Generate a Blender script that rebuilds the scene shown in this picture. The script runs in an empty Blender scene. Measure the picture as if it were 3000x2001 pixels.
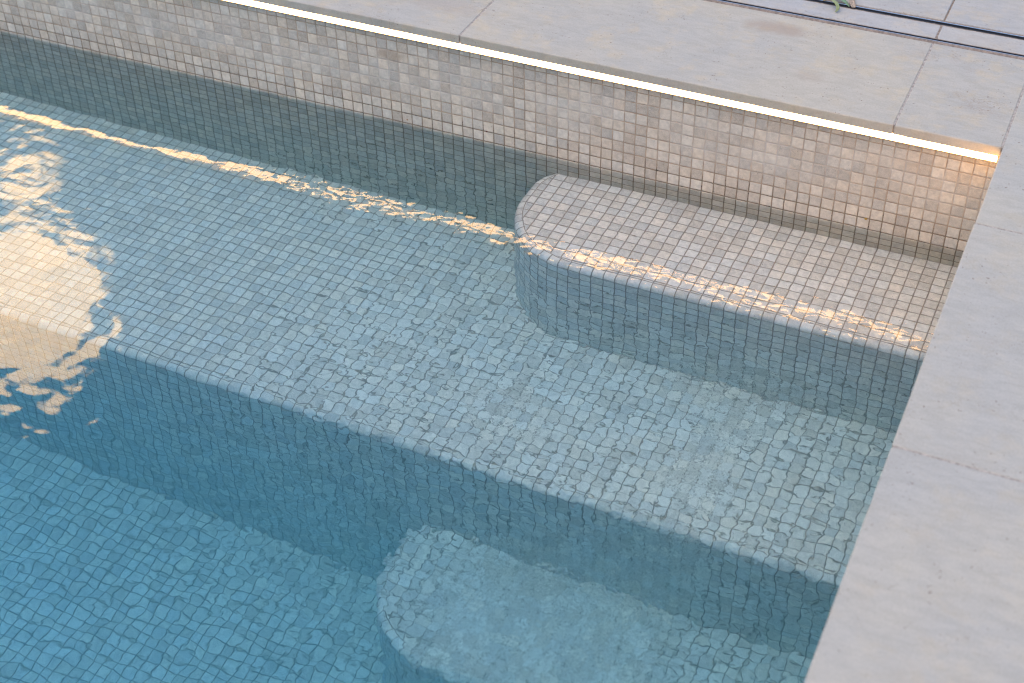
import bpy, bmesh, math, random
from mathutils import Vector, Matrix, noise
random.seed(7)
sc = bpy.context.scene
COL = sc.collection

# ------------------------------------------------------------------ camera
cam_d = bpy.data.cameras.new("camera")
cam = bpy.data.objects.new("camera", cam_d)
COL.objects.link(cam)
cam_d.sensor_width = 36.0
cam_d.lens = 4351.38 / 3000.0 * 36.0
cam_d.clip_start = 0.05
cam_d.clip_end = 2000.0
cam.matrix_world = Matrix(((0.91023808, -0.25294555, 0.32784935, 0.20748138),
                           (0.41368245, 0.59039768, -0.69303493, -2.4847811),
                           (-0.0182614, 0.7664523, 0.64204158, 1.75164521),
                           (0, 0, 0, 1)))
cam_d.dof.use_dof = True
cam_d.dof.focus_distance = 2.95
cam_d.dof.aperture_fstop = 4.0
sc.camera = cam

# ------------------------------------------------------------------ render settings
sc.view_settings.view_transform = 'Standard'
sc.view_settings.look = 'None'
sc.view_settings.gamma = 1.0
sc.view_settings.exposure = 0.93
sc.cycles.use_denoising = True
sc.cycles.max_bounces = 20
sc.cycles.diffuse_bounces = 8
sc.cycles.glossy_bounces = 6
sc.cycles.transmission_bounces = 14
sc.cycles.transparent_max_bounces = 8
sc.cycles.volume_bounces = 4
sc.cycles.caustics_refractive = True
sc.cycles.caustics_reflective = True
sc.cycles.blur_glossy = 0.0
sc.cycles.filter_width = 1.2
sc.cycles.sample_clamp_indirect = 4.0


# ------------------------------------------------------------------ node helper
class NT:
    def __init__(self, tree):
        self.t = tree
        self.n = tree.nodes
        self.n.clear()

    def new(self, kind, **kw):
        nd = self.n.new(kind)
        for k, v in kw.items():
            setattr(nd, k, v)
        return nd

    def put(self, sock, v):
        if v is None:
            return
        if hasattr(v, "is_output") or isinstance(v, bpy.types.NodeSocket):
            self.t.links.new(v, sock)
        else:
            if isinstance(v, (tuple, list)) and len(v) == 3 and sock.type == 'RGBA':
                v = (*v, 1.0)
            sock.default_value = v

    def math(self, op, a, b=None, c=None, clamp=False):
        nd = self.new('ShaderNodeMath', operation=op, use_clamp=clamp)
        self.put(nd.inputs[0], a)
        self.put(nd.inputs[1], b)
        self.put(nd.inputs[2], c)
        return nd.outputs[0]

    def vmath(self, op, a, b=None):
        nd = self.new('ShaderNodeVectorMath', operation=op)
        self.put(nd.inputs[0], a)
        self.put(nd.inputs[1], b)
        return nd.outputs['Value'] if op in ('LENGTH', 'DISTANCE', 'DOT_PRODUCT') else nd.outputs[0]

    def sep(self, v):
        nd = self.new('ShaderNodeSeparateXYZ')
        self.put(nd.inputs[0], v)
        return nd.outputs

    def comb(self, x, y, z=0.0):
        nd = self.new('ShaderNodeCombineXYZ')
        for i, v in enumerate((x, y, z)):
            self.put(nd.inputs[i], v)
        return nd.outputs[0]

    def noise(self, vec, scale, detail=2.0, rough=0.5, dist=0.0, dim='3D'):
        nd = self.new('ShaderNodeTexNoise', noise_dimensions=dim)
        self.put(nd.inputs['Vector'], vec)
        nd.inputs['Scale'].default_value = scale
        nd.inputs['Detail'].default_value = detail
        nd.inputs['Roughness'].default_value = rough
        nd.inputs['Distortion'].default_value = dist
        return nd.outputs['Fac']

    def white(self, vec):
        nd = self.new('ShaderNodeTexWhiteNoise', noise_dimensions='3D')
        self.put(nd.inputs['Vector'], vec)
        return nd.outputs['Value'], nd.outputs['Color']

    def smooth(self, v, lo, hi, a=0.0, b=1.0):
        nd = self.new('ShaderNodeMapRange', interpolation_type='SMOOTHSTEP')
        self.put(nd.inputs[0], v)
        self.put(nd.inputs[1], lo)
        self.put(nd.inputs[2], hi)
        self.put(nd.inputs[3], a)
        self.put(nd.inputs[4], b)
        return nd.outputs[0]

    def mix(self, f, a, b, mode='MIX'):
        nd = self.new('ShaderNodeMix', data_type='RGBA', blend_type=mode)
        self.put(nd.inputs[0], f)
        self.put(nd.inputs[6], a)
        self.put(nd.inputs[7], b)
        return nd.outputs[2]

    def pos(self):
        return self.new('ShaderNodeNewGeometry').outputs['Position']

    def bump(self, h, dist=1.0, strength=1.0):
        nd = self.new('ShaderNodeBump')
        nd.inputs['Strength'].default_value = strength
        nd.inputs['Distance'].default_value = dist
        self.put(nd.inputs['Height'], h)
        return nd.outputs[0]


def new_mat(name):
    m = bpy.data.materials.new(name)
    m.use_nodes = True
    return m, NT(m.node_tree)


# ------------------------------------------------------------------ world: dusk sky plus an added glow patch, reflecting gold in the water
SUN_EL, SUN_ROT = math.radians(64.0), math.radians(215.0)
world = bpy.data.worlds.new("World")
sc.world = world
world.use_nodes = True
w = NT(world.node_tree)
out = w.new('ShaderNodeOutputWorld')
sky = w.new('ShaderNodeTexSky', sky_type='NISHITA')
sky.sun_disc = False
sky.sun_elevation = SUN_EL
sky.sun_rotation = SUN_ROT
sky.altitude = 50.0
sky.air_density = 1.0
sky.dust_density = 1.6
sky.ozone_density = 1.0
bg = w.new('ShaderNodeBackground')
w.put(bg.inputs['Color'], sky.outputs[0])
bg.inputs['Strength'].default_value = 0.15
dirv = w.new('ShaderNodeTexCoord').outputs['Generated']
dn = w.vmath('NORMALIZE', dirv)
wob = w.math('SUBTRACT', w.noise(dn, 9.0, 5.0, 0.62), 0.5)
c1 = Vector((-0.604, 0.5405, 0.586)).normalized()
c2 = Vector((-0.6209, 0.5892, 0.5172)).normalized()
c3 = Vector((-0.6159, 0.5714, 0.5426)).normalized()
def blob(c, r, k, soft):
    d = w.vmath('DISTANCE', dn, tuple(c))
    d = w.math('ADD', d, w.math('MULTIPLY', wob, k))
    return w.smooth(d, r + soft, r - soft)
cl = w.math('MAXIMUM', blob(c1, 0.058, 0.085, 0.005), blob(c2, 0.018, 0.05, 0.008))
cl = w.math('MAXIMUM', cl, blob(c3, 0.008, 0.03, 0.006))
glow_tone = w.smooth(w.noise(dn, 22.0, 4.0, 0.6), 0.25, 0.75, 0.75, 1.15)
bg2 = w.new('ShaderNodeBackground')
bg2.inputs['Color'].default_value = (1.0, 0.59, 0.21, 1.0)
w.put(bg2.inputs['Strength'], w.math('MULTIPLY', w.math('MULTIPLY', cl, glow_tone), 10.0))
add = w.new('ShaderNodeAddShader')
w.t.links.new(bg.outputs[0], add.inputs[0])
w.t.links.new(bg2.outputs[0], add.inputs[1])
w.t.links.new(add.outputs[0], out.inputs['Surface'])

# ------------------------------------------------------------------ sun: hidden behind haze, a very wide weak source
sun_d = bpy.data.lights.new("sun", 'SUN')
sun_d.energy = 0.5
sun_d.angle = math.radians(80.0)
sun_d.color = (1.0, 0.9, 0.78)
sun = bpy.data.objects.new("sun", sun_d)
COL.objects.link(sun)
sv = Vector((math.sin(SUN_ROT) * math.cos(SUN_EL), math.cos(SUN_ROT) * math.cos(SUN_EL), math.sin(SUN_EL)))
sun.rotation_euler = sv.to_track_quat('Z', 'Y').to_euler()


# ------------------------------------------------------------------ objects helpers
def link(name, bm, mats, parent=None, smooth=False):
    me = bpy.data.meshes.new(name)
    bm.to_mesh(me)
    bm.free()
    for m in (mats if isinstance(mats, (list, tuple)) else [mats]):
        me.materials.append(m)
    if smooth:
        for p in me.polygons:
            p.use_smooth = True
    o = bpy.data.objects.new(name, me)
    COL.objects.link(o)
    if parent:
        o.parent = parent
        o.matrix_parent_inverse = parent.matrix_world.inverted()
    return o


def tag(o, label=None, cat=None, group=None, kind=None):
    if label:
        o['label'] = label
    if cat:
        o['category'] = cat
    if group:
        o['group'] = group
    if kind:
        o['kind'] = kind
    return o


def empty(name, loc, label, cat, group=None):
    o = bpy.data.objects.new(name, None)
    COL.objects.link(o)
    o.location = loc
    o.matrix_world = Matrix.Translation(loc)
    o.empty_display_size = 0.05
    return tag(o, label, cat, group)


def box(bm, x0, x1, y0, y1, z0, z1, mi=0):
    v = [bm.verts.new((x, y, z)) for x in (x0, x1) for y in (y0, y1) for z in (z0, z1)]
    for idx in ((0, 1, 3, 2), (4, 6, 7, 5), (0, 4, 5, 1), (2, 3, 7, 6), (0, 2, 6, 4), (1, 5, 7, 3)):
        f = bm.faces.new([v[i] for i in idx])
        f.material_index = mi
    return v


# ------------------------------------------------------------------ materials
T = 0.025            # mosaic pitch
Z0 = 0.004           # height of the first grout line above the water


def mosaic(name, seed=0.0, wall=False, light=(0.66, 0.58, 0.475), dark=(0.47, 0.41, 0.34), grout=(0.41, 0.31, 0.225)):
    m, n = new_mat(name)
    o = n.new('ShaderNodeOutputMaterial')
    p = n.new('ShaderNodeBsdfPrincipled')
    uvn = n.new('ShaderNodeUVMap')
    uvn.uv_map = 'UVMap'
    uv = uvn.outputs[0]
    P = n.pos()
    wx = n.math('MULTIPLY', n.math('SUBTRACT', n.noise(uv, 0.55, 1.0), 0.5), 0.10)
    wy = n.math('MULTIPLY', n.math('SUBTRACT', n.noise(n.vmath('ADD', uv, (31.0, 7.0, 3.0)), 0.55, 1.0), 0.5), 0.10)
    uvw = n.vmath('ADD', uv, n.comb(wx, wy, 0.0))
    s = n.sep(uvw)
    cell = n.vmath('FLOOR', uvw)
    cs = n.sep(cell)
    cid = n.comb(cs[0], cs[1], seed)
    r1, rc = n.white(cid)
    rcs = n.sep(rc)
    fx, fy = n.math('FRACT', s[0]), n.math('FRACT', s[1])
    dx = n.math('MINIMUM', fx, n.math('SUBTRACT', 1.0, fx))
    dy = n.math('MINIMUM', fy, n.math('SUBTRACT', 1.0, fy))
    d = n.math('MINIMUM', dx, dy)
    d = n.math('ADD', d, n.math('MULTIPLY', n.math('SUBTRACT', n.noise(P, 420.0, 2.0), 0.5), 0.03))
    tile = n.smooth(d, 0.036, 0.058)                   # 0 in the grout, 1 on the tile
    # stone: every tile its own tone, the darker ones rougher and more speckled
    tone = n.math('POWER', r1, 0.75)
    base = n.mix(tone, dark, light)
    hue = n.mix(rcs[1], (1.05, 0.99, 0.93), (0.95, 1.0, 1.06))
    base = n.mix(0.6, base, n.mix(1.0, base, hue, 'MULTIPLY'))
    sp = n.noise(n.vmath('ADD', P, n.vmath('SCALE', rc, None)), 620.0, 3.0, 0.7)
    spk = n.smooth(sp, 0.33, 0.67, 0.80, 1.16)
    amt = n.math('MULTIPLY_ADD', n.math('SUBTRACT', 1.0, tone), 0.75, 0.2)
    base = n.mix(amt, base, n.mix(1.0, base, n.comb(spk, spk, spk), 'MULTIPLY'))
    cloudy = n.smooth(n.noise(n.vmath('ADD', P, n.vmath('MULTIPLY', rc, (3.0, 3.0, 3.0))), 90.0, 3.0, 0.6), 0.3, 0.7, 0.88, 1.10)
    base = n.mix(1.0, base, n.comb(cloudy, cloudy, cloudy), 'MULTIPLY')
    pit = n.smooth(n.noise(P, 330.0, 1.0, 0.4), 0.735, 0.78)
    base = n.mix(n.math('MULTIPLY', pit, 0.75), base, (0.07, 0.05, 0.04))
    # grout
    gn = n.smooth(n.noise(P, 60.0, 3.0, 0.6), 0.3, 0.7, 0.8, 1.2)
    g = n.mix(1.0, grout, n.comb(gn, gn, gn), 'MULTIPLY')
    if wall:
        z = n.sep(P)[2]
        band = n.math('MULTIPLY', n.smooth(z, 0.065, 0.105), n.smooth(z, 0.205, 0.165))
        eff = n.math('MULTIPLY', band, n.smooth(n.noise(P, 7.0, 3.0, 0.6), 0.36, 0.62))
        g = n.mix(n.math('MULTIPLY', eff, 0.85), g, (0.60, 0.535, 0.475))
        film = n.math('MULTIPLY', eff, n.smooth(n.noise(P, 24.0, 3.0, 0.6), 0.45, 0.7))
        base = n.mix(n.math('MULTIPLY', film, 0.25), base, (0.64, 0.58, 0.515))
        low = n.smooth(n.math('ADD', z, n.math('MULTIPLY', n.math('SUBTRACT', n.noise(P, 30.0, 2.0), 0.5), 0.05)), 0.062, 0.03)
        g = n.mix(n.math('MULTIPLY', low, 0.58), g, (0.125, 0.088, 0.05))
        dots = n.math('MULTIPLY', n.smooth(n.noise(P, 150.0, 1.0), 0.63, 0.69), low)
        g = n.mix(n.math('MULTIPLY', dots, 0.9), g, (0.03, 0.025, 0.02))
        # one rusty run below the light strip
        st = n.vmath('LENGTH', n.vmath('MULTIPLY', n.vmath('SUBTRACT', P, (-1.245, 0.0, 0.168)), (1.0, 0.0, 2.3)))
        st = n.math('ADD', st, n.math('MULTIPLY', n.math('SUBTRACT', n.noise(P, 45.0, 3.0), 0.5), 0.04))
        stm = n.smooth(st, 0.042, 0.018)
        base = n.mix(n.math('MULTIPLY', stm, 0.45), base, (0.30, 0.19, 0.11))
    col = n.mix(tile, g, base)
    n.put(p.inputs['Base Color'], col)
    n.put(p.inputs['Roughness'], n.math('MULTIPLY_ADD', tile, -0.18, 0.85))
    p.inputs['Specular IOR Level'].default_value = 0.25
    h = n.math('MULTIPLY', n.smooth(d, 0.03, 0.10), 0.0007)
    h = n.math('ADD', h, n.math('MULTIPLY', n.math('MULTIPLY', sp, amt), 0.00025))
    h = n.math('ADD', h, n.math('MULTIPLY', rcs[2], 0.0003))
    n.put(p.inputs['Normal'], n.bump(h))
    n.t.links.new(p.outputs[0], o.inputs['Surface'])
    # the scale node wants its factor
    for nd in n.n:
        if nd.type == 'VECT_MATH' and nd.operation == 'SCALE':
            nd.inputs['Scale'].default_value = 5.0
    return m


def stone(name, stains=(), tint=(0.485, 0.420, 0.330), seed=(0, 0, 0), mott=1.0):
    m, n = new_mat(name)
    o = n.new('ShaderNodeOutputMaterial')
    p = n.new('ShaderNodeBsdfPrincipled')
    P0 = n.pos()
    P = n.vmath('ADD', P0, tuple(seed))
    oi = n.new('ShaderNodeObjectInfo').outputs['Random']
    P = n.vmath('ADD', P, n.comb(n.math('MULTIPLY', oi, 13.0), n.math('MULTIPLY', oi, 7.0), 0.0))
    big = n.noise(P, 3.2, 4.0, 0.6)
    med = n.noise(P, 17.0, 4.0, 0.65)
    base = n.mix(n.smooth(big, 0.32, 0.66), tint, (tint[0] * 0.90, tint[1] * 0.94, tint[2] * 1.02))
    base = n.mix(n.smooth(med, 0.48, 0.70, 0.0, 0.7 * mott), base, (tint[0] * 1.08, tint[1] * 1.01, tint[2] * 0.90))
    # faint streaky bedding
    st = n.noise(n.vmath('MULTIPLY', P, (1.0, 3.0, 1.0)), 22.0, 5.0, 0.7, 0.6)
    v = n.smooth(st, 0.32, 0.68, 0.93, 1.05)
    base = n.mix(1.0, base, n.comb(v, v, v), 'MULTIPLY')
    v2 = n.smooth(n.noise(P, 300.0, 3.0, 0.65), 0.3, 0.7, 0.94, 1.05)
    base = n.mix(1.0, base, n.comb(v2, v2, v2), 'MULTIPLY')
    # veins and pits
    vein = n.math('ABSOLUTE', n.math('SUBTRACT', n.noise(P, 9.0, 6.0, 0.72, 0.8), 0.5))
    vm = n.math('MULTIPLY', n.smooth(vein, 0.012, 0.002), n.smooth(n.noise(P, 6.0, 2.0), 0.55, 0.70))
    base = n.mix(n.math('MULTIPLY', vm, 0.45 * mott), base, (0.26, 0.19, 0.13))
    pit = n.math('MULTIPLY', n.smooth(n.noise(P, 210.0, 1.0, 0.4), 0.715, 0.76), n.smooth(n.noise(P, 12.0, 2.0), 0.40, 0.6))
    base = n.mix(n.math('MULTIPLY', pit, 0.55), base, (0.14, 0.07, 0.055))
    rust = n.smooth(n.noise(P, 6.5, 5.0, 0.72), 0.54, 0.78)
    base = n.mix(n.math('MULTIPLY', rust, 0.34 * mott), base, (0.40, 0.27, 0.17))
    for (sx, sy, rx, ry, k) in stains:
        dd = n.vmath('LENGTH', n.vmath('MULTIPLY', n.vmath('SUBTRACT', P0, (sx, sy, 0.26)), (1 / rx, 1 / ry, 0.0)))
        dd = n.math('ADD', dd, n.math('MULTIPLY', n.math('SUBTRACT', n.noise(P, 16.0, 4.0, 0.65), 0.5), 1.3))
        base = n.mix(n.smooth(dd, 1.0, 0.25, 0.0, k), base, (0.36, 0.255, 0.18))
    n.put(p.inputs['Base Color'], base)
    p.inputs['Roughness'].default_value = 0.75
    p.inputs['Specular IOR Level'].default_value = 0.25
    h = n.math('MULTIPLY', n.noise(P, 260.0, 3.0, 0.6), 0.0005)
    h = n.math('SUBTRACT', h, n.math('MULTIPLY', pit, 0.0006))
    h = n.math('ADD', h, n.math('MULTIPLY', med, 0.0006))
    n.put(p.inputs['Normal'], n.bump(h))
    n.t.links.new(p.outputs[0], o.inputs['Surface'])
    return m


def plain(name, col, rough=0.6, metal=0.0, spec=0.4, nscale=80.0, var=0.15, bump=0.0, trans=None):
    m, n = new_mat(name)
    o = n.new('ShaderNodeOutputMaterial')
    p = n.new('ShaderNodeBsdfPrincipled')
    P = n.pos()
    v = n.smooth(n.noise(P, nscale, 3.0, 0.6), 0.3, 0.7, 1 - var, 1 + var)
    n.put(p.inputs['Base Color'], n.mix(1.0, col, n.comb(v, v, v), 'MULTIPLY'))
    p.inputs['Roughness'].default_value = rough
    p.inputs['Metallic'].default_value = metal
    p.inputs['Specular IOR Level'].default_value = spec
    if bump:
        n.put(p.inputs['Normal'], n.bump(n.math('MULTIPLY', n.noise(P, nscale * 2, 3.0), bump)))
    n.t.links.new(p.outputs[0], o.inputs['Surface'])
    return m


M_WALL = mosaic('wall_mosaic', 1.0, wall=True)
M_STEP = mosaic('step_mosaic', 2.0, light=(0.84, 0.77, 0.69), dark=(0.64, 0.585, 0.525), grout=(0.34, 0.28, 0.225))
M_COPE = stone('coping_limestone', stains=((-0.46, 0.268, 0.105, 0.040, 0.55), (-1.15, 0.10, 0.14, 0.05, 0.25), (-0.35, 0.10, 0.05, 0.03, 0.25)))
M_SIDE = stone('side_limestone', tint=(0.485, 0.427, 0.340), seed=(2, 7, 0), mott=0.5)
M_DECK = stone('deck_limestone', tint=(0.47, 0.415, 0.345), seed=(4, 2, 0))
M_INFILL = stone('infill_limestone', tint=(0.47, 0.42, 0.36), seed=(9, 5, 0))
M_JOINT = plain('joint_mortar', (0.40, 0.335, 0.28), 0.9, nscale=140.0, var=0.3, bump=0.0005)
M_MORT = plain('drain_mortar', (0.27, 0.20, 0.15), 0.9, nscale=140.0, var=0.3, bump=0.0005)
M_STEEL = plain('brushed_steel', (0.80, 0.80, 0.84), 0.32, metal=1.0, nscale=300.0, var=0.1)
M_SLOT = plain('slot_shadow_steel', (0.03, 0.03, 0.035), 0.5, metal=0.3, nscale=60.0)
M_ALU = plain('aluminium_profile', (0.40, 0.36, 0.32), 0.5, metal=1.0, nscale=100.0)
M_GROUND = plain('ground_earth', (0.24, 0.21, 0.17), 0.95, nscale=2.0, var=0.3, bump=0.01)


def light_mat():
    m, n = new_mat('warm_diffuser')
    o = n.new('ShaderNodeOutputMaterial')
    e = n.new('ShaderNodeEmission')
    e.inputs['Color'].default_value = (1.0, 0.54, 0.19, 1.0)
    e.inputs['Strength'].default_value = 12.5
    n.t.links.new(e.outputs[0], o.inputs['Surface'])
    return m


M_LED = light_mat()


def water_mat():
    m, n = new_mat('pool_water')
    o = n.new('ShaderNodeOutputMaterial')
    P = n.pos()
    s = n.sep(P)
    flat = n.comb(s[0], s[1], 0.0)
    warp = n.vmath('ADD', flat, n.comb(n.math('MULTIPLY', n.math('SUBTRACT', n.noise(flat, 9.0, 2.0), 0.5), 0.14),
                                       n.math('MULTIPLY', n.math('SUBTRACT', n.noise(n.vmath('ADD', flat, (5.0, 3.0, 1.0)), 9.0, 2.0), 0.5), 0.14), 0.0))

    def patch(x, y, r, ax=1.0, ay=1.0):
        d = n.vmath('LENGTH', n.vmath('MULTIPLY', n.vmath('SUBTRACT', warp, (x, y, 0.0)), (ax, ay, 0.0)))
        return n.smooth(d, r, r * 0.45)

    def total(lst):
        a = lst[0]
        for b in lst[1:]:
            a = n.math('MAXIMUM', a, b)
        return a

    fine = total([patch(-0.255, -0.73, 0.10, 1.25, 0.50), patch(-0.36, -1.19, 0.25, 1.0, 1.0),
                  n.math('MULTIPLY', patch(-0.60, -0.765, 0.11), 0.75), patch(-0.27, -1.0, 0.13),
                  n.math('MULTIPLY', patch(-0.27, -0.55, 0.14, 0.8, 1.3), 0.6)])
    chop = total([patch(-0.45, -0.85, 0.75, 0.85, 1.0), n.math('MULTIPLY', patch(-0.35, -0.40, 0.55, 0.7, 1.6), 0.8),
                  n.math('MULTIPLY', patch(-1.15, -0.22, 0.30, 0.7, 1.4), 0.7), n.math('MULTIPLY', patch(-0.9, -1.45, 0.5), 0.15)])
    stretch = n.vmath('MULTIPLY', flat, (1.0, 1.25, 1.0))
    h = n.math('MULTIPLY', n.noise(flat, 4.0, 1.0, 0.4), 0.0009)
    calm = n.smooth(n.vmath('LENGTH', n.vmath('MULTIPLY', n.vmath('SUBTRACT', flat, (-1.9, -0.45, 0.0)), (0.8, 1.2, 0.0))), 0.25, 0.95, 0.48, 1.0)
    h = n.math('ADD', h, n.math('MULTIPLY', n.math('MULTIPLY', n.noise(stretch, 14.0, 1.0, 0.4, 0.2), calm), 0.0013))
    c = n.math('MULTIPLY_ADD', chop, 0.89, 0.11)
    h = n.math('ADD', h, n.math('MULTIPLY', n.math('MULTIPLY', n.noise(stretch, 37.0, 1.0, 0.45, 0.4), c), 0.00088))
    f = n.math('MULTIPLY', n.noise(flat, 105.0, 1.0, 0.5, 0.8), fine)
    h = n.math('ADD', h, n.math('MULTIPLY', f, 0.00052))
    # calmer right at the wall
    nrm = n.bump(h)
    rf = n.new('ShaderNodeBsdfRefraction')
    rf.inputs['Roughness'].default_value = 0.0
    rf.inputs['IOR'].default_value = 1.334
    n.put(rf.inputs['Normal'], nrm)
    gl = n.new('ShaderNodeBsdfGlossy')
    gl.inputs['Roughness'].default_value = 0.0
    n.put(gl.inputs['Normal'], nrm)
    fr = n.new('ShaderNodeFresnel')
    fr.inputs['IOR'].default_value = 1.334
    n.put(fr.inputs['Normal'], nrm)
    mx = n.new('ShaderNodeMixShader')
    n.t.links.new(fr.outputs[0], mx.inputs[0])
    n.t.links.new(rf.outputs[0], mx.inputs[1])
    n.t.links.new(gl.outputs[0], mx.inputs[2])
    n.t.links.new(mx.outputs[0], o.inputs['Surface'])
    va = n.new('ShaderNodeVolumeAbsorption')
    va.inputs['Color'].default_value = (0.33, 0.83, 0.965, 1.0)
    va.inputs['Density'].default_value = 1.0
    vs = n.new('ShaderNodeVolumeScatter')
    vs.inputs['Color'].default_value = (0.22, 0.79, 1.0, 1.0)
    vs.inputs['Density'].default_value = 0.24
    vs.inputs['Anisotropy'].default_value = 0.2
    ad = n.new('ShaderNodeAddShader')
    n.t.links.new(va.outputs[0], ad.inputs[0])
    n.t.links.new(vs.outputs[0], ad.inputs[1])
    n.t.links.new(ad.outputs[0], o.inputs['Volume'])
    return m


M_WATER = water_mat()

# ------------------------------------------------------------------ dimensions (metres, water level z = 0, back wall face y = 0)
XR = 0.055           # face of the right hand wall
XL = -5.2
YN = -3.6
FLOOR = -1.04
TOP = 0.2597         # top of coping
THK = 0.020
WTOP = TOP - THK - 0.002


def uvl(bm):
    return bm.loops.layers.uv.new('UVMap')


def tiled_quad(bm, uv, pts, uvs):
    f = bm.faces.new([bm.verts.new(p) for p in pts])
    for l, c in zip(f.loops, uvs):
        l[uv].uv = c
    return f


# ------------------------------------------------------------------ setting: ground and floor of the pool
bm = bmesh.new()
R_ = 60.0
ring = [(-R_, -R_), (R_, -R_), (R_, R_), (-R_, R_)]
hole = [(XL - 0.2, YN - 0.2), (XR + 0.2, YN - 0.2), (XR + 0.2, 0.2), (XL - 0.2, 0.2)]
zo = 0.205
vo = [bm.verts.new((x, y, zo)) for x, y in ring]
vi = [bm.verts.new((x, y, zo)) for x, y in hole]
for i in range(4):
    j = (i + 1) % 4
    bm.faces.new([vo[i], vo[j], vi[j], vi[i]])
tag(link('ground', bm, M_GROUND), 'earth ground around the paved pool terrace', 'ground', kind='structure')

bm = bmesh.new()
uv = uvl(bm)
x0, x1, y0, y1 = XL, XR, YN, 0.0
tiled_quad(bm, uv, [(x0, y0, FLOOR), (x1, y0, FLOOR), (x1, y1, FLOOR), (x0, y1, FLOOR)],
           [(x0 / T, y0 / T), (x1 / T, y0 / T), (x1 / T, y1 / T), (x0 / T, y1 / T)])
tag(link('pool_floor', bm, M_STEP), 'deep mosaic tiled floor of the pool under blue water', 'floor', kind='structure')


# ------------------------------------------------------------------ pool walls
def wall_mesh(name, a, b, thick, label):
    """vertical tiled slab from a to b (plan points), inner face on the a-b line, thick to the right of a->b"""
    bm = bmesh.new()
    uv = uvl(bm)
    a, b = Vector(a), Vector(b)
    d = (b - a)
    L = d.length
    nrm = Vector((-d.y, d.x)).normalized() * thick
    zb, zt = FLOOR - 0.02, WTOP
    u0 = (a.x if abs(d.x) > abs(d.y) else a.y) / T
    u1 = (b.x if abs(d.x) > abs(d.y) else b.y) / T
    def P(p, z):
        return (p.x, p.y, z)
    v0, v1 = (zb - Z0) / T, (zt - Z0) / T
    a2, b2 = a + nrm, b + nrm
    tiled_quad(bm, uv, [P(a, zb), P(b, zb), P(b, zt), P(a, zt)], [(u0, v0), (u1, v0), (u1, v1), (u0, v1)])
    tiled_quad(bm, uv, [P(b2, zb), P(a2, zb), P(a2, zt), P(b2, zt)], [(u0, v0), (u1, v0), (u1, v1), (u0, v1)])
    w_ = thick / T
    tiled_quad(bm, uv, [P(a, zt), P(b, zt), P(b2, zt), P(a2, zt)], [(u0, 0), (u1, 0), (u1, w_), (u0, w_)])
    tiled_quad(bm, uv, [P(a2, zb), P(b2, zb), P(b, zb), P(a, zb)], [(u0, 0), (u1, 0), (u1, w_), (u0, w_)])
    tiled_quad(bm, uv, [P(a2, zb), P(a, zb), P(a, zt), P(a2, zt)], [(0, v0), (w_, v0), (w_, v1), (0, v1)])
    tiled_quad(bm, uv, [P(b, zb), P(b2, zb), P(b2, zt), P(b, zt)], [(0, v0), (w_, v0), (w_, v1), (0, v1)])
    return tag(link(name, bm, M_WALL), label, 'pool wall')


wall_mesh('pool_wall', (XL, 0.0), (XR + 0.18, 0.0), 0.18, 'long beige stone mosaic wall above and below the water, under the glowing light strip')
wall_mesh('pool_wall', (XR, -0.002), (XR, YN), 0.18, 'side mosaic wall tucked under the overhanging right hand coping')
wall_mesh('pool_wall', (XR + 0.18, YN), (XL, YN), 0.18, 'near end mosaic wall of the pool, below the viewer')
wall_mesh('pool_wall', (XL, YN + 0.002), (XL, -0.002), 0.18, 'far left end mosaic wall of the pool, beyond the bench')

# ------------------------------------------------------------------ steps and bench
CH = 0.019


def offset_path(path, d):
    """shift an open plan path (walked with the solid on its left) inwards by d"""
    n = len(path)
    res = []
    for i, p in enumerate(path):
        p = Vector(p)
        t = Vector((0, 0))
        if i > 0:
            t += (p - Vector(path[i - 1])).normalized()
        if i < n - 1:
            t += (Vector(path[i + 1]) - p).normalized()
        t.normalize()
        nn = Vector((-t.y, t.x))
        res.append(p + nn * d)
    return res


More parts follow.
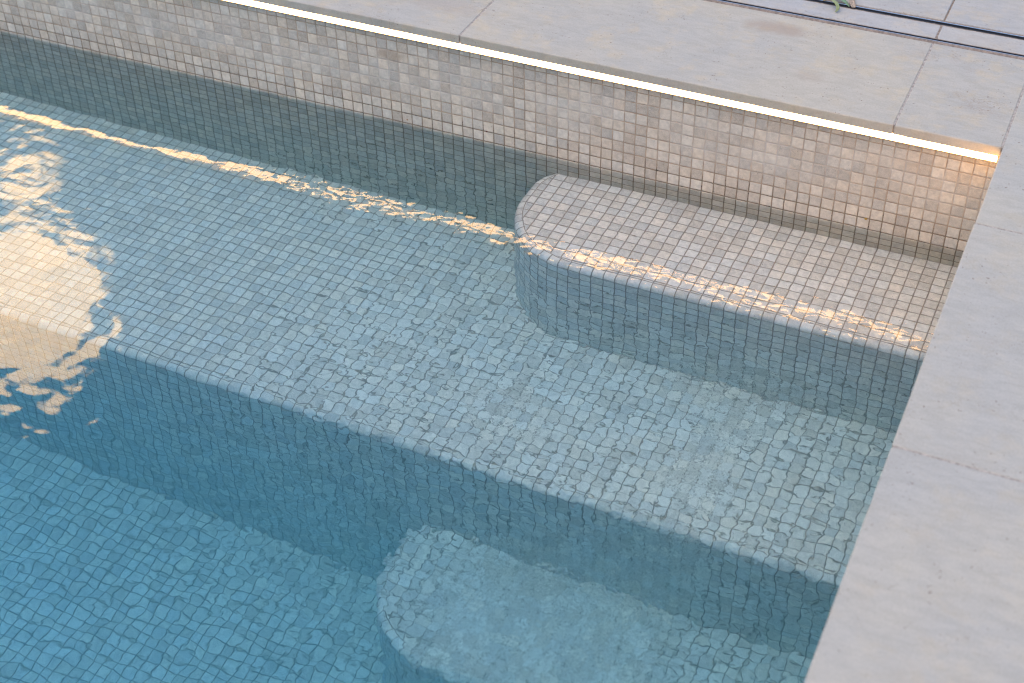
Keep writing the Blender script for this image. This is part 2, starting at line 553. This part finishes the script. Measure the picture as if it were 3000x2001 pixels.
def tiled_step(name, path, back, zt, zb, label, cat, group=None):
    """path: plan of the front face from left to right, back: plan points closing the tread from right to left"""
    root = empty(name, ((path[0][0] + path[-1][0]) / 2, (path[0][1] + path[-1][1]) / 2, zb), label, cat, group)
    inner = offset_path(path, CH)
    # keep the ends against the walls they die into
    inner[0] = Vector((inner[0].x, path[0][1]))
    inner[-1] = Vector((path[-1][0], inner[-1].y))
    bm = bmesh.new()
    uv = uvl(bm)
    pts = [(p.x, p.y, zt) for p in inner] + [(x, y, zt) for x, y in back]
    f = bm.faces.new([bm.verts.new(p) for p in pts])
    f.normal_update()
    if f.normal.z < 0:
        f.normal_flip()
    for l in f.loops:
        l[uv].uv = (l.vert.co.x / T, l.vert.co.y / T)
    bmesh.ops.triangulate(bm, faces=bm.faces[:])
    link('tread', bm, M_STEP, root)
    # arris row: tiles laid on the slant, softly rounded
    s = [0.0]
    for i in range(1, len(path)):
        s.append(s[-1] + (Vector(path[i]) - Vector(path[i - 1])).length)
    u_off = path[-1][0] / T - s[-1] / T
    bm = bmesh.new()
    uv = uvl(bm)
    prof = []
    for k in range(5):
        a = math.radians(12 + k / 4 * 66)
        prof.append((math.sin(a), math.cos(a)))
    prof = [(0.0, 1.0)] + prof + [(1.0, 0.0)]
    rows = []
    for (o_, z_) in prof:
        off = offset_path(path, CH * (1 - o_))
        off[0] = Vector((off[0].x, path[0][1]))
        off[-1] = Vector((path[-1][0], off[-1].y))
        rows.append([bm.verts.new((p.x, p.y, zt - CH + CH * z_)) for p in off])
    for r in range(len(rows) - 1):
        for i in range(len(path) - 1):
            f = bm.faces.new([rows[r][i], rows[r][i + 1], rows[r + 1][i + 1], rows[r + 1][i]])
            f.normal_update()
            cc = [(s[i], r), (s[i + 1], r), (s[i + 1], r + 1), (s[i], r + 1)]
            for l, (ss, rr) in zip(f.loops, cc):
                l[uv].uv = (ss / T + u_off, 39.90 + 1.20 * rr / (len(rows) - 1))
    bmesh.ops.recalc_face_normals(bm, faces=bm.faces[:])
    link('nosing', bm, M_STEP, root, smooth=True)
    bm = bmesh.new()
    uv = uvl(bm)
    zc = zt - CH
    lo = [bm.verts.new((x, y, zb - 0.003)) for x, y in path]
    hi = [bm.verts.new((x, y, zc)) for x, y in path]
    for i in range(len(path) - 1):
        f = bm.faces.new([lo[i], lo[i + 1], hi[i + 1], hi[i]])
        for l, (ss, zz) in zip(f.loops, [(s[i], zb - 0.003), (s[i + 1], zb - 0.003), (s[i + 1], zc), (s[i], zc)]):
            l[uv].uv = (ss / T + u_off, (zz - zc) / T)
    bmesh.ops.recalc_face_normals(bm, faces=bm.faces[:])
    link('riser', bm, M_STEP, root, smooth=True)
    return root


def corner_path(xl, yb, yf, r, xr, n=14):
    pts = [(xl + 0.026, yb), (xl + 0.010, yb - 0.018), (xl + 0.002, yb - 0.042)]
    yc, xc = yf + r, xl + r
    for k in range(n + 1):
        a = math.pi + k / n * math.pi / 2
        pts.append((xc + r * math.cos(a), yc + r * math.sin(a)))
    m = 6
    for k in range(1, m + 1):
        pts.append((xc + (xr - xc) * k / m, yf))
    return pts


Z1, Z2, Z3 = -0.066, -0.39, -0.71
tiled_step('pool_step', corner_path(-0.885, 0.0, -0.298, 0.19, XR), [(XR, 0.0)], Z1, Z2,
           'shallowest round cornered tiled step just under the surface below the light strip', 'pool step', 'submerged round cornered steps')
bp = [(XL, -0.70)] + [(XL + (XR - XL) * k / 12, -0.70) for k in range(1, 13)]
tiled_step('pool_bench', bp, [(XR, 0.0), (XL, 0.0)], Z2, FLOOR,
           'long straight submerged tiled bench running along the back wall', 'pool bench')
tiled_step('pool_step', corner_path(-0.872, -0.70, -0.998, 0.19, XR), [(XR, -0.70)], Z3, FLOOR,
           'deepest round cornered tiled step in front of the long bench', 'pool step', 'submerged round cornered steps')

# ------------------------------------------------------------------ water: a closed body, the surface creeping up a little at the back wall
bm = bmesh.new()
ys = [0.003, 0.0, -0.0008, -0.0018, -0.003, -0.0045, -0.007, -0.010, -0.014, -0.02]
k = 0.03
while ys[-1] > YN:
    ys.append(max(YN, ys[-1] - k))
    k = min(k * 1.5, 0.3)
ys.append(YN - 0.003)
xs = [XL - 0.003] + [XL + (XR - XL) * i / 24 for i in range(25)] + [XR + 0.003]
grid = []
for y in ys:
    d = max(0.0, -y)
    z = 0.0034 * math.exp(-d / 0.0030)
    grid.append([bm.verts.new((x, y, z + 0.0014 + 0.0022 * x)) for x in xs])
zb = FLOOR - 0.01
bot = [[bm.verts.new((x, y, zb)) for x in (xs[0], xs[-1])] for y in (ys[0], ys[-1])]
for i in range(len(ys) - 1):
    for j in range(len(xs) - 1):
        f = bm.faces.new([grid[i + 1][j], grid[i + 1][j + 1], grid[i][j + 1], grid[i][j]])
        f.smooth = True
bm.faces.new([bot[0][0], bot[0][1], bot[1][1], bot[1][0]])
bm.faces.new([grid[0][j] for j in range(len(xs))] + [bot[0][1], bot[0][0]])
bm.faces.new([grid[-1][j] for j in range(len(xs) - 1, -1, -1)] + [bot[1][0], bot[1][1]])
bm.faces.new([grid[i][0] for i in range(len(ys) - 1, -1, -1)] + [bot[0][0], bot[1][0]])
bm.faces.new([grid[i][-1] for i in range(len(ys))] + [bot[1][1], bot[0][1]])
bmesh.ops.recalc_face_normals(bm, faces=bm.faces[:])
tag(link('water', bm, M_WATER), 'clear rippling blue pool water', 'water', kind='structure')


# ------------------------------------------------------------------ coping slabs with worn edges
def slab(x0, x1, y0, y1, zt, thick, worn='', seed=0):
    """a stone slab; the sides named in worn (n, s, e, w) have a chipped, slightly rounded arris"""
    bm = bmesh.new()
    r = 0.0022
    step = 0.012

    def line(a, b):
        n = max(1, int(abs(b - a) / step))
        return [a + (b - a) * i / n for i in range(n + 1)]
    pts = []
    for x in line(x0, x1)[:-1]:
        pts.append((x, y0, 's'))
    for y in line(y0, y1)[:-1]:
        pts.append((x1, y, 'e'))
    for x in line(x1, x0)[:-1]:
        pts.append((x, y1, 'n'))
    for y in line(y1, y0)[:-1]:
        pts.append((x0, y, 'w'))
    cx, cy = (x0 + x1) / 2, (y0 + y1) / 2
    rings = []
    for (inset, dz) in ((0.95, 0.0), (0.25, -0.25), (0.0, -1.0)):
        rg = []
        for (x, y, sd) in pts:
            jit = 0.0
            if sd in worn:
                q = Vector((x * 60 + seed * 9.1, y * 60, 3.3))
                jit = max(0.0, noise.noise(q) * 0.0016 + noise.noise(q * 4) * 0.0010 + 0.0003)
            ins = r * inset + jit * (1.0 if inset > 0 else 0.2)
            xx = x + (ins if abs(x - x0) < 1e-6 else (-ins if abs(x - x1) < 1e-6 else 0))
            yy = y + (ins if abs(y - y0) < 1e-6 else (-ins if abs(y - y1) < 1e-6 else 0))
            rg.append(bm.verts.new((xx, yy, zt + r * dz - (jit * 0.5 if inset < 0.9 else 0))))
        rings.append(rg)
    rg = []
    for (x, y, sd) in pts:
        jit = 0.0
        if sd in worn:
            q = Vector((x * 75 + seed * 5.1, y * 75, 9.3))
            jit = max(0.0, noise.noise(q) * 0.0016 + noise.noise(q * 3.7) * 0.0012)
        rg.append(bm.verts.new((x, y, zt - thick + jit)))
    rings.append(rg)
    n = len(pts)
    for a, b in zip(rings[:-1], rings[1:]):
        for i in range(n):
            j = (i + 1) % n
            f = bm.faces.new([a[i], b[i], b[j], a[j]])
    bm.faces.new(rings[0])
    bm.faces.new(list(reversed(rings[-1])))
    bmesh.ops.recalc_face_normals(bm, faces=bm.faces[:])
    for f in bm.faces:
        f.smooth = len(f.verts) == 4 and abs(f.normal.z) > 0.1
    return bm


YF, XF, YB = -0.0155, 0.0424, 0.3255    # front edges and rear edge of the coping
G = 0.0032
cop = empty('pool_coping', (-0.6, 0.15, TOP - THK), 'pale limestone slab edging around the pool corner, overhanging the mosaic wall', 'pool coping')
backs = [-4.699, -3.791, -2.883, -1.9727, -1.0647, -0.1567]
for i, (a, b) in enumerate(zip(backs, backs[1:] + [XF])):
    link('coping_slab', slab(a + G / 2, b - G / 2, YF, YB, TOP, THK, 's', i), M_COPE, cop)
ysr = [YB + G / 2, -0.2738, -0.8708, -1.4678, -2.065, -2.662, -3.259, -3.62]
for i, (a, b) in enumerate(zip(ysr, ysr[1:])):
    link('coping_slab', slab(XF + G / 2 if i == 0 else XF, 0.64, b + G / 2, a - G / 2, TOP, THK, '' if i == 0 else 'w', 20 + i), M_SIDE, cop)
bm = bmesh.new()
box(bm, -4.69, XF + 0.01, 0.004, YB - 0.002, WTOP - 0.0005, TOP - 0.0012)
box(bm, XF + 0.012, 0.63, -3.6, YB - 0.002, WTOP - 0.0005, TOP - 0.0012)
box(bm, XF - G / 2 - 0.0006, XF + G / 2 + 0.0006, YF + 0.0018, YB - 0.002, WTOP + 0.003, TOP - 0.0016)
for jx in backs[1:]:
    box(bm, jx - G / 2 - 0.0006, jx + G / 2 + 0.0006, YF + 0.0022, 0.0035, WTOP + 0.003, TOP - 0.0012)
for jy in ysr[1:-1]:
    box(bm, XF + 0.0022, XF + 0.0125, jy - G / 2 - 0.0006, jy + G / 2 + 0.0006, WTOP + 0.003, TOP - 0.0012)
tag(link('mortar_joint', bm, M_JOINT, cop))

# ------------------------------------------------------------------ slot drain set into the terrace
dr = empty('slot_drain', (-0.3, 0.38, 0.21), 'slim stone filled slot drain with two dark slots, behind the coping', 'drain')
XA, XB = -4.7, 2.2
bm = bmesh.new()
box(bm, XA, XB, 0.3352, 0.3368, 0.215, TOP + 0.0008)
link('steel_lip', bm, M_STEEL, dr)
bm = bmesh.new()
box(bm, XA, XB, 0.4188, 0.4211, 0.215, TOP + 0.0008)
link('steel_lip', bm, M_STEEL, dr)
bm = bmesh.new()
box(bm, XA, XB, 0.3368, 0.4188, 0.2150, 0.2180)
box(bm, XA, XB, 0.3440, 0.3452, 0.2180, TOP - 0.0006)
box(bm, XA, XB, 0.4116, 0.4136, 0.2180, TOP - 0.0006)
link('drain_channel', bm, M_SLOT, dr)
for a, b in zip([-4.6, -2.883, -1.9727, -1.0647, -0.1567, 0.7513], [-2.883, -1.9727, -1.0647, -0.1567, 0.7513, 1.66]):
    link('stone_infill', slab(a + G / 2, b - G / 2, 0.3478, 0.4088, TOP - 0.0004, 0.018, 'ns', int(a * 10)), M_INFILL, dr)
bm = bmesh.new()
box(bm, XA, XB, 0.3454, 0.4112, 0.2185, TOP - 0.0012)
link('mortar_joint', bm, M_MORT, dr)
# mortar lines outside the steel
bm = bmesh.new()
box(bm, XA, XB, YB - 0.0018, 0.3351, 0.2065, TOP - 0.0016)
box(bm, XA, XB, 0.4212, 0.4300, 0.2065, TOP - 0.0016)
box(bm, XA, XB, 0.4300, 3.4, 0.2065, TOP - 0.0026)
box(bm, 0.6402, 2.2, -3.6, 0.3236, 0.2065, TOP - 0.0026)
tag(link('paving_bed', bm, M_MORT), 'brown mortar between the terrace paving slabs', 'mortar', kind='structure')

# ------------------------------------------------------------------ terrace paving beyond the drain
bm_all = bmesh.new()
me_tmp = []
cols = [-0.1567 + 0.908 * k for k in range(-5, 3)]
rows_ = [0.4295 + 0.598 * k for k in range(0, 5)]


def merge(dst, src):
    me = bpy.data.meshes.new('tmp')
    src.to_mesh(me)
    src.free()
    dst.from_mesh(me)
    bpy.data.meshes.remove(me)


for a, b in zip(cols, cols[1:]):
    for c, d in zip(rows_, rows_[1:]):
        merge(bm_all, slab(a + G / 2, b - G / 2, c + G / 2, d - G / 2, TOP, THK, '', int(a * 7 + c * 3)))
for c, d in zip(ysr[1:], ysr):
    merge(bm_all, slab(0.64 + G, 1.24, c + G / 2, d - G / 2, TOP, THK, '', int(c * 9)))
    merge(bm_all, slab(1.24 + G, 1.84, c + G / 2, d - G / 2, TOP, THK, '', int(c * 11)))
tag(link('paving', bm_all, M_DECK), 'pale limestone terrace paving', 'paving', kind='structure')

# ------------------------------------------------------------------ light strip under the overhang
zl0, zl1 = 0.2220, 0.2365


def light_strip(loc, rz, length, label):
    """a strip along local x, its face towards local -y, the wall face at local y = 0"""
    root = empty('light_strip', loc, label, 'light strip')
    M = Matrix.Translation(loc) @ Matrix.Rotation(rz, 4, 'Z')
    z0, z1 = zl0 - loc[2], zl1 - loc[2]
    bm = bmesh.new()
    prof = [(-0.0070, z0)]
    for k in range(9):
        a = math.pi * k / 8
        prof.append((-0.0082 - 0.0016 * math.sin(a), z0 + (z1 - z0) * (1 - math.cos(a)) / 2))
    prof.append((-0.0070, z1))
    nseg = 40
    rings = [[bm.verts.new((length * i / nseg, y, z)) for y, z in prof] for i in range(nseg + 1)]
    for a, b in zip(rings[:-1], rings[1:]):
        for i in range(len(prof) - 1):
            bm.faces.new([a[i], b[i], b[i + 1], a[i + 1]])
    bm.faces.new(rings[0])
    bm.faces.new(list(reversed(rings[-1])))
    bmesh.ops.recalc_face_normals(bm, faces=bm.faces[:])
    bm.transform(M)
    link('diffuser', bm, M_LED, root, smooth=True)
    bm = bmesh.new()
    box(bm, 0, length, -0.0090, -0.0003, z0 - 0.0016, z0 - 0.0002)
    box(bm, 0, length, -0.0065, -0.0003, z0 - 0.0002, z1 + 0.0003)
    bm.transform(M)
    link('aluminium_profile', bm, M_ALU, root)
    return root


light_strip((-4.6, 0.0, 0.22), 0.0, 4.638, 'glowing warm white light strip tucked under the back coping edge')
light_strip((XR, -0.02, 0.22), math.radians(-90), 3.5, 'warm light strip hidden under the right hand coping, glowing into the corner')


# ------------------------------------------------------------------ fallen gum leaves on the terrace
def leaf_mesh(path, widths, normal_tilt=0.0, thick=0.0006, curl=0.15):
    bm = bmesh.new()
    pts = [Vector(p) for p in path]
    # resample with Catmull-Rom
    cp = [pts[0] * 2 - pts[1]] + pts + [pts[-1] * 2 - pts[-2]]
    sm, wd = [], []
    for i in range(len(pts) - 1):
        p0, p1, p2, p3 = cp[i:i + 4]
        for k in range(6):
            t = k / 6
            sm.append(0.5 * ((2 * p1) + (p2 - p0) * t + (2 * p0 - 5 * p1 + 4 * p2 - p3) * t * t + (3 * p1 - p0 - 3 * p2 + p3) * t ** 3))
            wd.append(widths[i] * (1 - t) + widths[i + 1] * t)
    sm.append(pts[-1])
    wd.append(widths[-1])
    top, bot = [], []
    for i, p in enumerate(sm):
        t = (sm[min(i + 1, len(sm) - 1)] - sm[max(i - 1, 0)]).normalized()
        side = t.cross(Vector((0, 0, 1)))
        if side.length < 1e-4:
            side = Vector((1, 0, 0))
        side.normalize()
        up = side.cross(t)
        side = (side * math.cos(normal_tilt) + up * math.sin(normal_tilt)).normalized()
        up = side.cross(t).normalized()
        rt, rb = [], []
        for j in range(5):
            s_ = (j - 2) / 2
            q = p + side * wd[i] * s_ + up * wd[i] * curl * (s_ * s_)
            rt.append(bm.verts.new(q + up * thick / 2))
            rb.append(bm.verts.new(q - up * thick / 2))
        top.append(rt)
        bot.append(rb)
    for i in range(len(sm) - 1):
        for j in range(4):
            bm.faces.new([top[i][j], top[i + 1][j], top[i + 1][j + 1], top[i][j + 1]])
            bm.faces.new([bot[i][j + 1], bot[i + 1][j + 1], bot[i + 1][j], bot[i][j]])
        bm.faces.new([top[i][0], bot[i][0], bot[i + 1][0], top[i + 1][0]])
        bm.faces.new([top[i][4], top[i + 1][4], bot[i + 1][4], bot[i][4]])
    for e in (0, -1):
        for j in range(4):
            bm.faces.new([top[e][j], top[e][j + 1], bot[e][j + 1], bot[e][j]])
    bmesh.ops.recalc_face_normals(bm, faces=bm.faces[:])
    return bm


def tube_mesh(path, radii, seg=8):
    bm = bmesh.new()
    rings = []
    pts = [Vector(p) for p in path]
    for i, p in enumerate(pts):
        t = (pts[min(i + 1, len(pts) - 1)] - pts[max(i - 1, 0)]).normalized()
        a = t.cross(Vector((0.3, 0.2, 1))).normalized()
        b = t.cross(a)
        rings.append([bm.verts.new(p + (a * math.cos(2 * math.pi * k / seg) + b * math.sin(2 * math.pi * k / seg)) * radii[i]) for k in range(seg)])
    for a, b in zip(rings[:-1], rings[1:]):
        for k in range(seg):
            bm.faces.new([a[k], a[(k + 1) % seg], b[(k + 1) % seg], b[k]])
    bm.faces.new(rings[0])
    bm.faces.new(list(reversed(rings[-1])))
    bmesh.ops.recalc_face_normals(bm, faces=bm.faces[:])
    return bm


M_OLIVE = plain('olive_leaf', (0.30, 0.32, 0.13), 0.5, nscale=160.0, var=0.22)
M_GREEN = plain('green_leaf', (0.20, 0.30, 0.16), 0.5, nscale=160.0, var=0.2)
M_TWIG = plain('brown_twig', (0.22, 0.13, 0.07), 0.8, nscale=200.0, var=0.3)
M_YEL = plain('yellow_bud', (0.50, 0.34, 0.05), 0.6, nscale=200.0, var=0.2)
M_BARK = plain('dry_leaf', (0.42, 0.31, 0.22), 0.85, nscale=400.0, var=0.35, bump=0.0006)

zt = TOP
sp = empty('gum_sprig', (-0.405, 0.42, zt), 'fallen sprig with an olive and a green leaf across the rear drain slot', 'leaf sprig')
link('leaf', leaf_mesh([(-0.4075, 0.4144, zt + .005), (-0.4000, 0.4118, zt + .010), (-0.3845, 0.4010, zt + .013), (-0.3735, 0.3885, zt + .010), (-0.3715, 0.3805, zt + .006), (-0.3745, 0.3735, zt + .003)],
                       [0.0008, 0.0040, 0.0058, 0.0042, 0.0028, 0.0004], 0.25), M_OLIVE, sp, True)['label'] = 'olive leaf with a curled tip'
link('leaf', leaf_mesh([(-0.4085, 0.4330, zt + .006), (-0.3960, 0.4320, zt + .009), (-0.3780, 0.4270, zt + .009), (-0.3640, 0.4190, zt + .006), (-0.3525, 0.4100, zt + .002)],
                       [0.0012, 0.0050, 0.0062, 0.0048, 0.0005], 0.15), M_GREEN, sp, True)['label'] = 'broad green leaf'
link('stem', tube_mesh([(-0.4075, 0.4144, zt + .005), (-0.4070, 0.4190, zt + .007), (-0.4050, 0.4250, zt + .008), (-0.4085, 0.4330, zt + .006), (-0.425, 0.452, zt + .006), (-0.45, 0.475, zt + .003)],
                       [0.0011, 0.0010, 0.0010, 0.0011, 0.0014, 0.0016]), M_TWIG, sp, True)
link('bud', tube_mesh([(-0.4110, 0.4146, zt + .004), (-0.4090, 0.4148, zt + .0055), (-0.4065, 0.4142, zt + .006), (-0.4040, 0.4136, zt + .0058)], [0.0009, 0.0021, 0.0022, 0.0010]), M_YEL, sp, True)
dl = link('dry_leaf', leaf_mesh([(-0.3640, 0.4560, zt + .012), (-0.3590, 0.4420, zt + .011), (-0.3520, 0.4250, zt + .007), (-0.3440, 0.4100, zt + .002)],
                                [0.0022, 0.0042, 0.0064, 0.0050], 0.1, thick=0.0012, curl=0.35), M_BARK, None, True)
tag(dl, 'curled dry brown leaf beside the green sprig on the drain', 'dry leaf')


# ------------------------------------------------------------------ specks stuck to the mosaic wall
def speck(x, z, r, col, label, squash=1.0):
    bm = bmesh.new()
    bmesh.ops.create_icosphere(bm, subdivisions=2, radius=r)
    for v in bm.verts:
        v.co += v.co.normalized() * noise.noise(v.co * 900) * r * 0.5
        v.co.x *= squash
        v.co.y *= 0.6
        v.co += Vector((x, -r * 0.35, z))
    m = plain('speck_' + str(len(bpy.data.materials)), col, 0.7, nscale=500.0, var=0.3)
    tag(link('speck', bm, m, None, True), label, 'speck', 'specks stuck on the mosaic wall')


speck(-1.2123, 0.013, 0.0016, (0.45, 0.16, 0.04), 'tiny orange speck on a pale tile near the waterline')
speck(-1.0163, 0.0296, 0.0017, (0.16, 0.05, 0.03), 'tiny dark red speck on a horizontal grout line', 1.4)
speck(-0.8253, 0.0426, 0.0013, (0.20, 0.05, 0.03), 'tiny dark red speck on an upright grout line', 0.8)
speck(-0.1823, 0.0281, 0.0021, (0.34, 0.20, 0.03), 'tiny brown and yellow speck near the right hand coping', 1.5)


# ------------------------------------------------------------------ added blocker wall, out of view: it keeps the low sky off the pool wall
M_REND = plain('blocker_masonry', (0.36, 0.33, 0.29), 0.9, nscale=6.0, var=0.12, bump=0.002)
gw = empty('sky_blocker', (-2.0, -7.7, 0.2), 'tall plain blocker added out of view to cut the low sky', 'added light blocker')
bm = bmesh.new()
box(bm, -12.0, 9.0, -7.85, -7.6, 0.19, 3.3)
bmesh.ops.recalc_face_normals(bm, faces=bm.faces[:])
link('blocker_face', bm, M_REND, gw)
bm = bmesh.new()
box(bm, -12.03, 9.03, -7.90, -7.55, 3.302, 3.36)
bmesh.ops.recalc_face_normals(bm, faces=bm.faces[:])
link('blocker_capping', bm, M_DECK, gw)
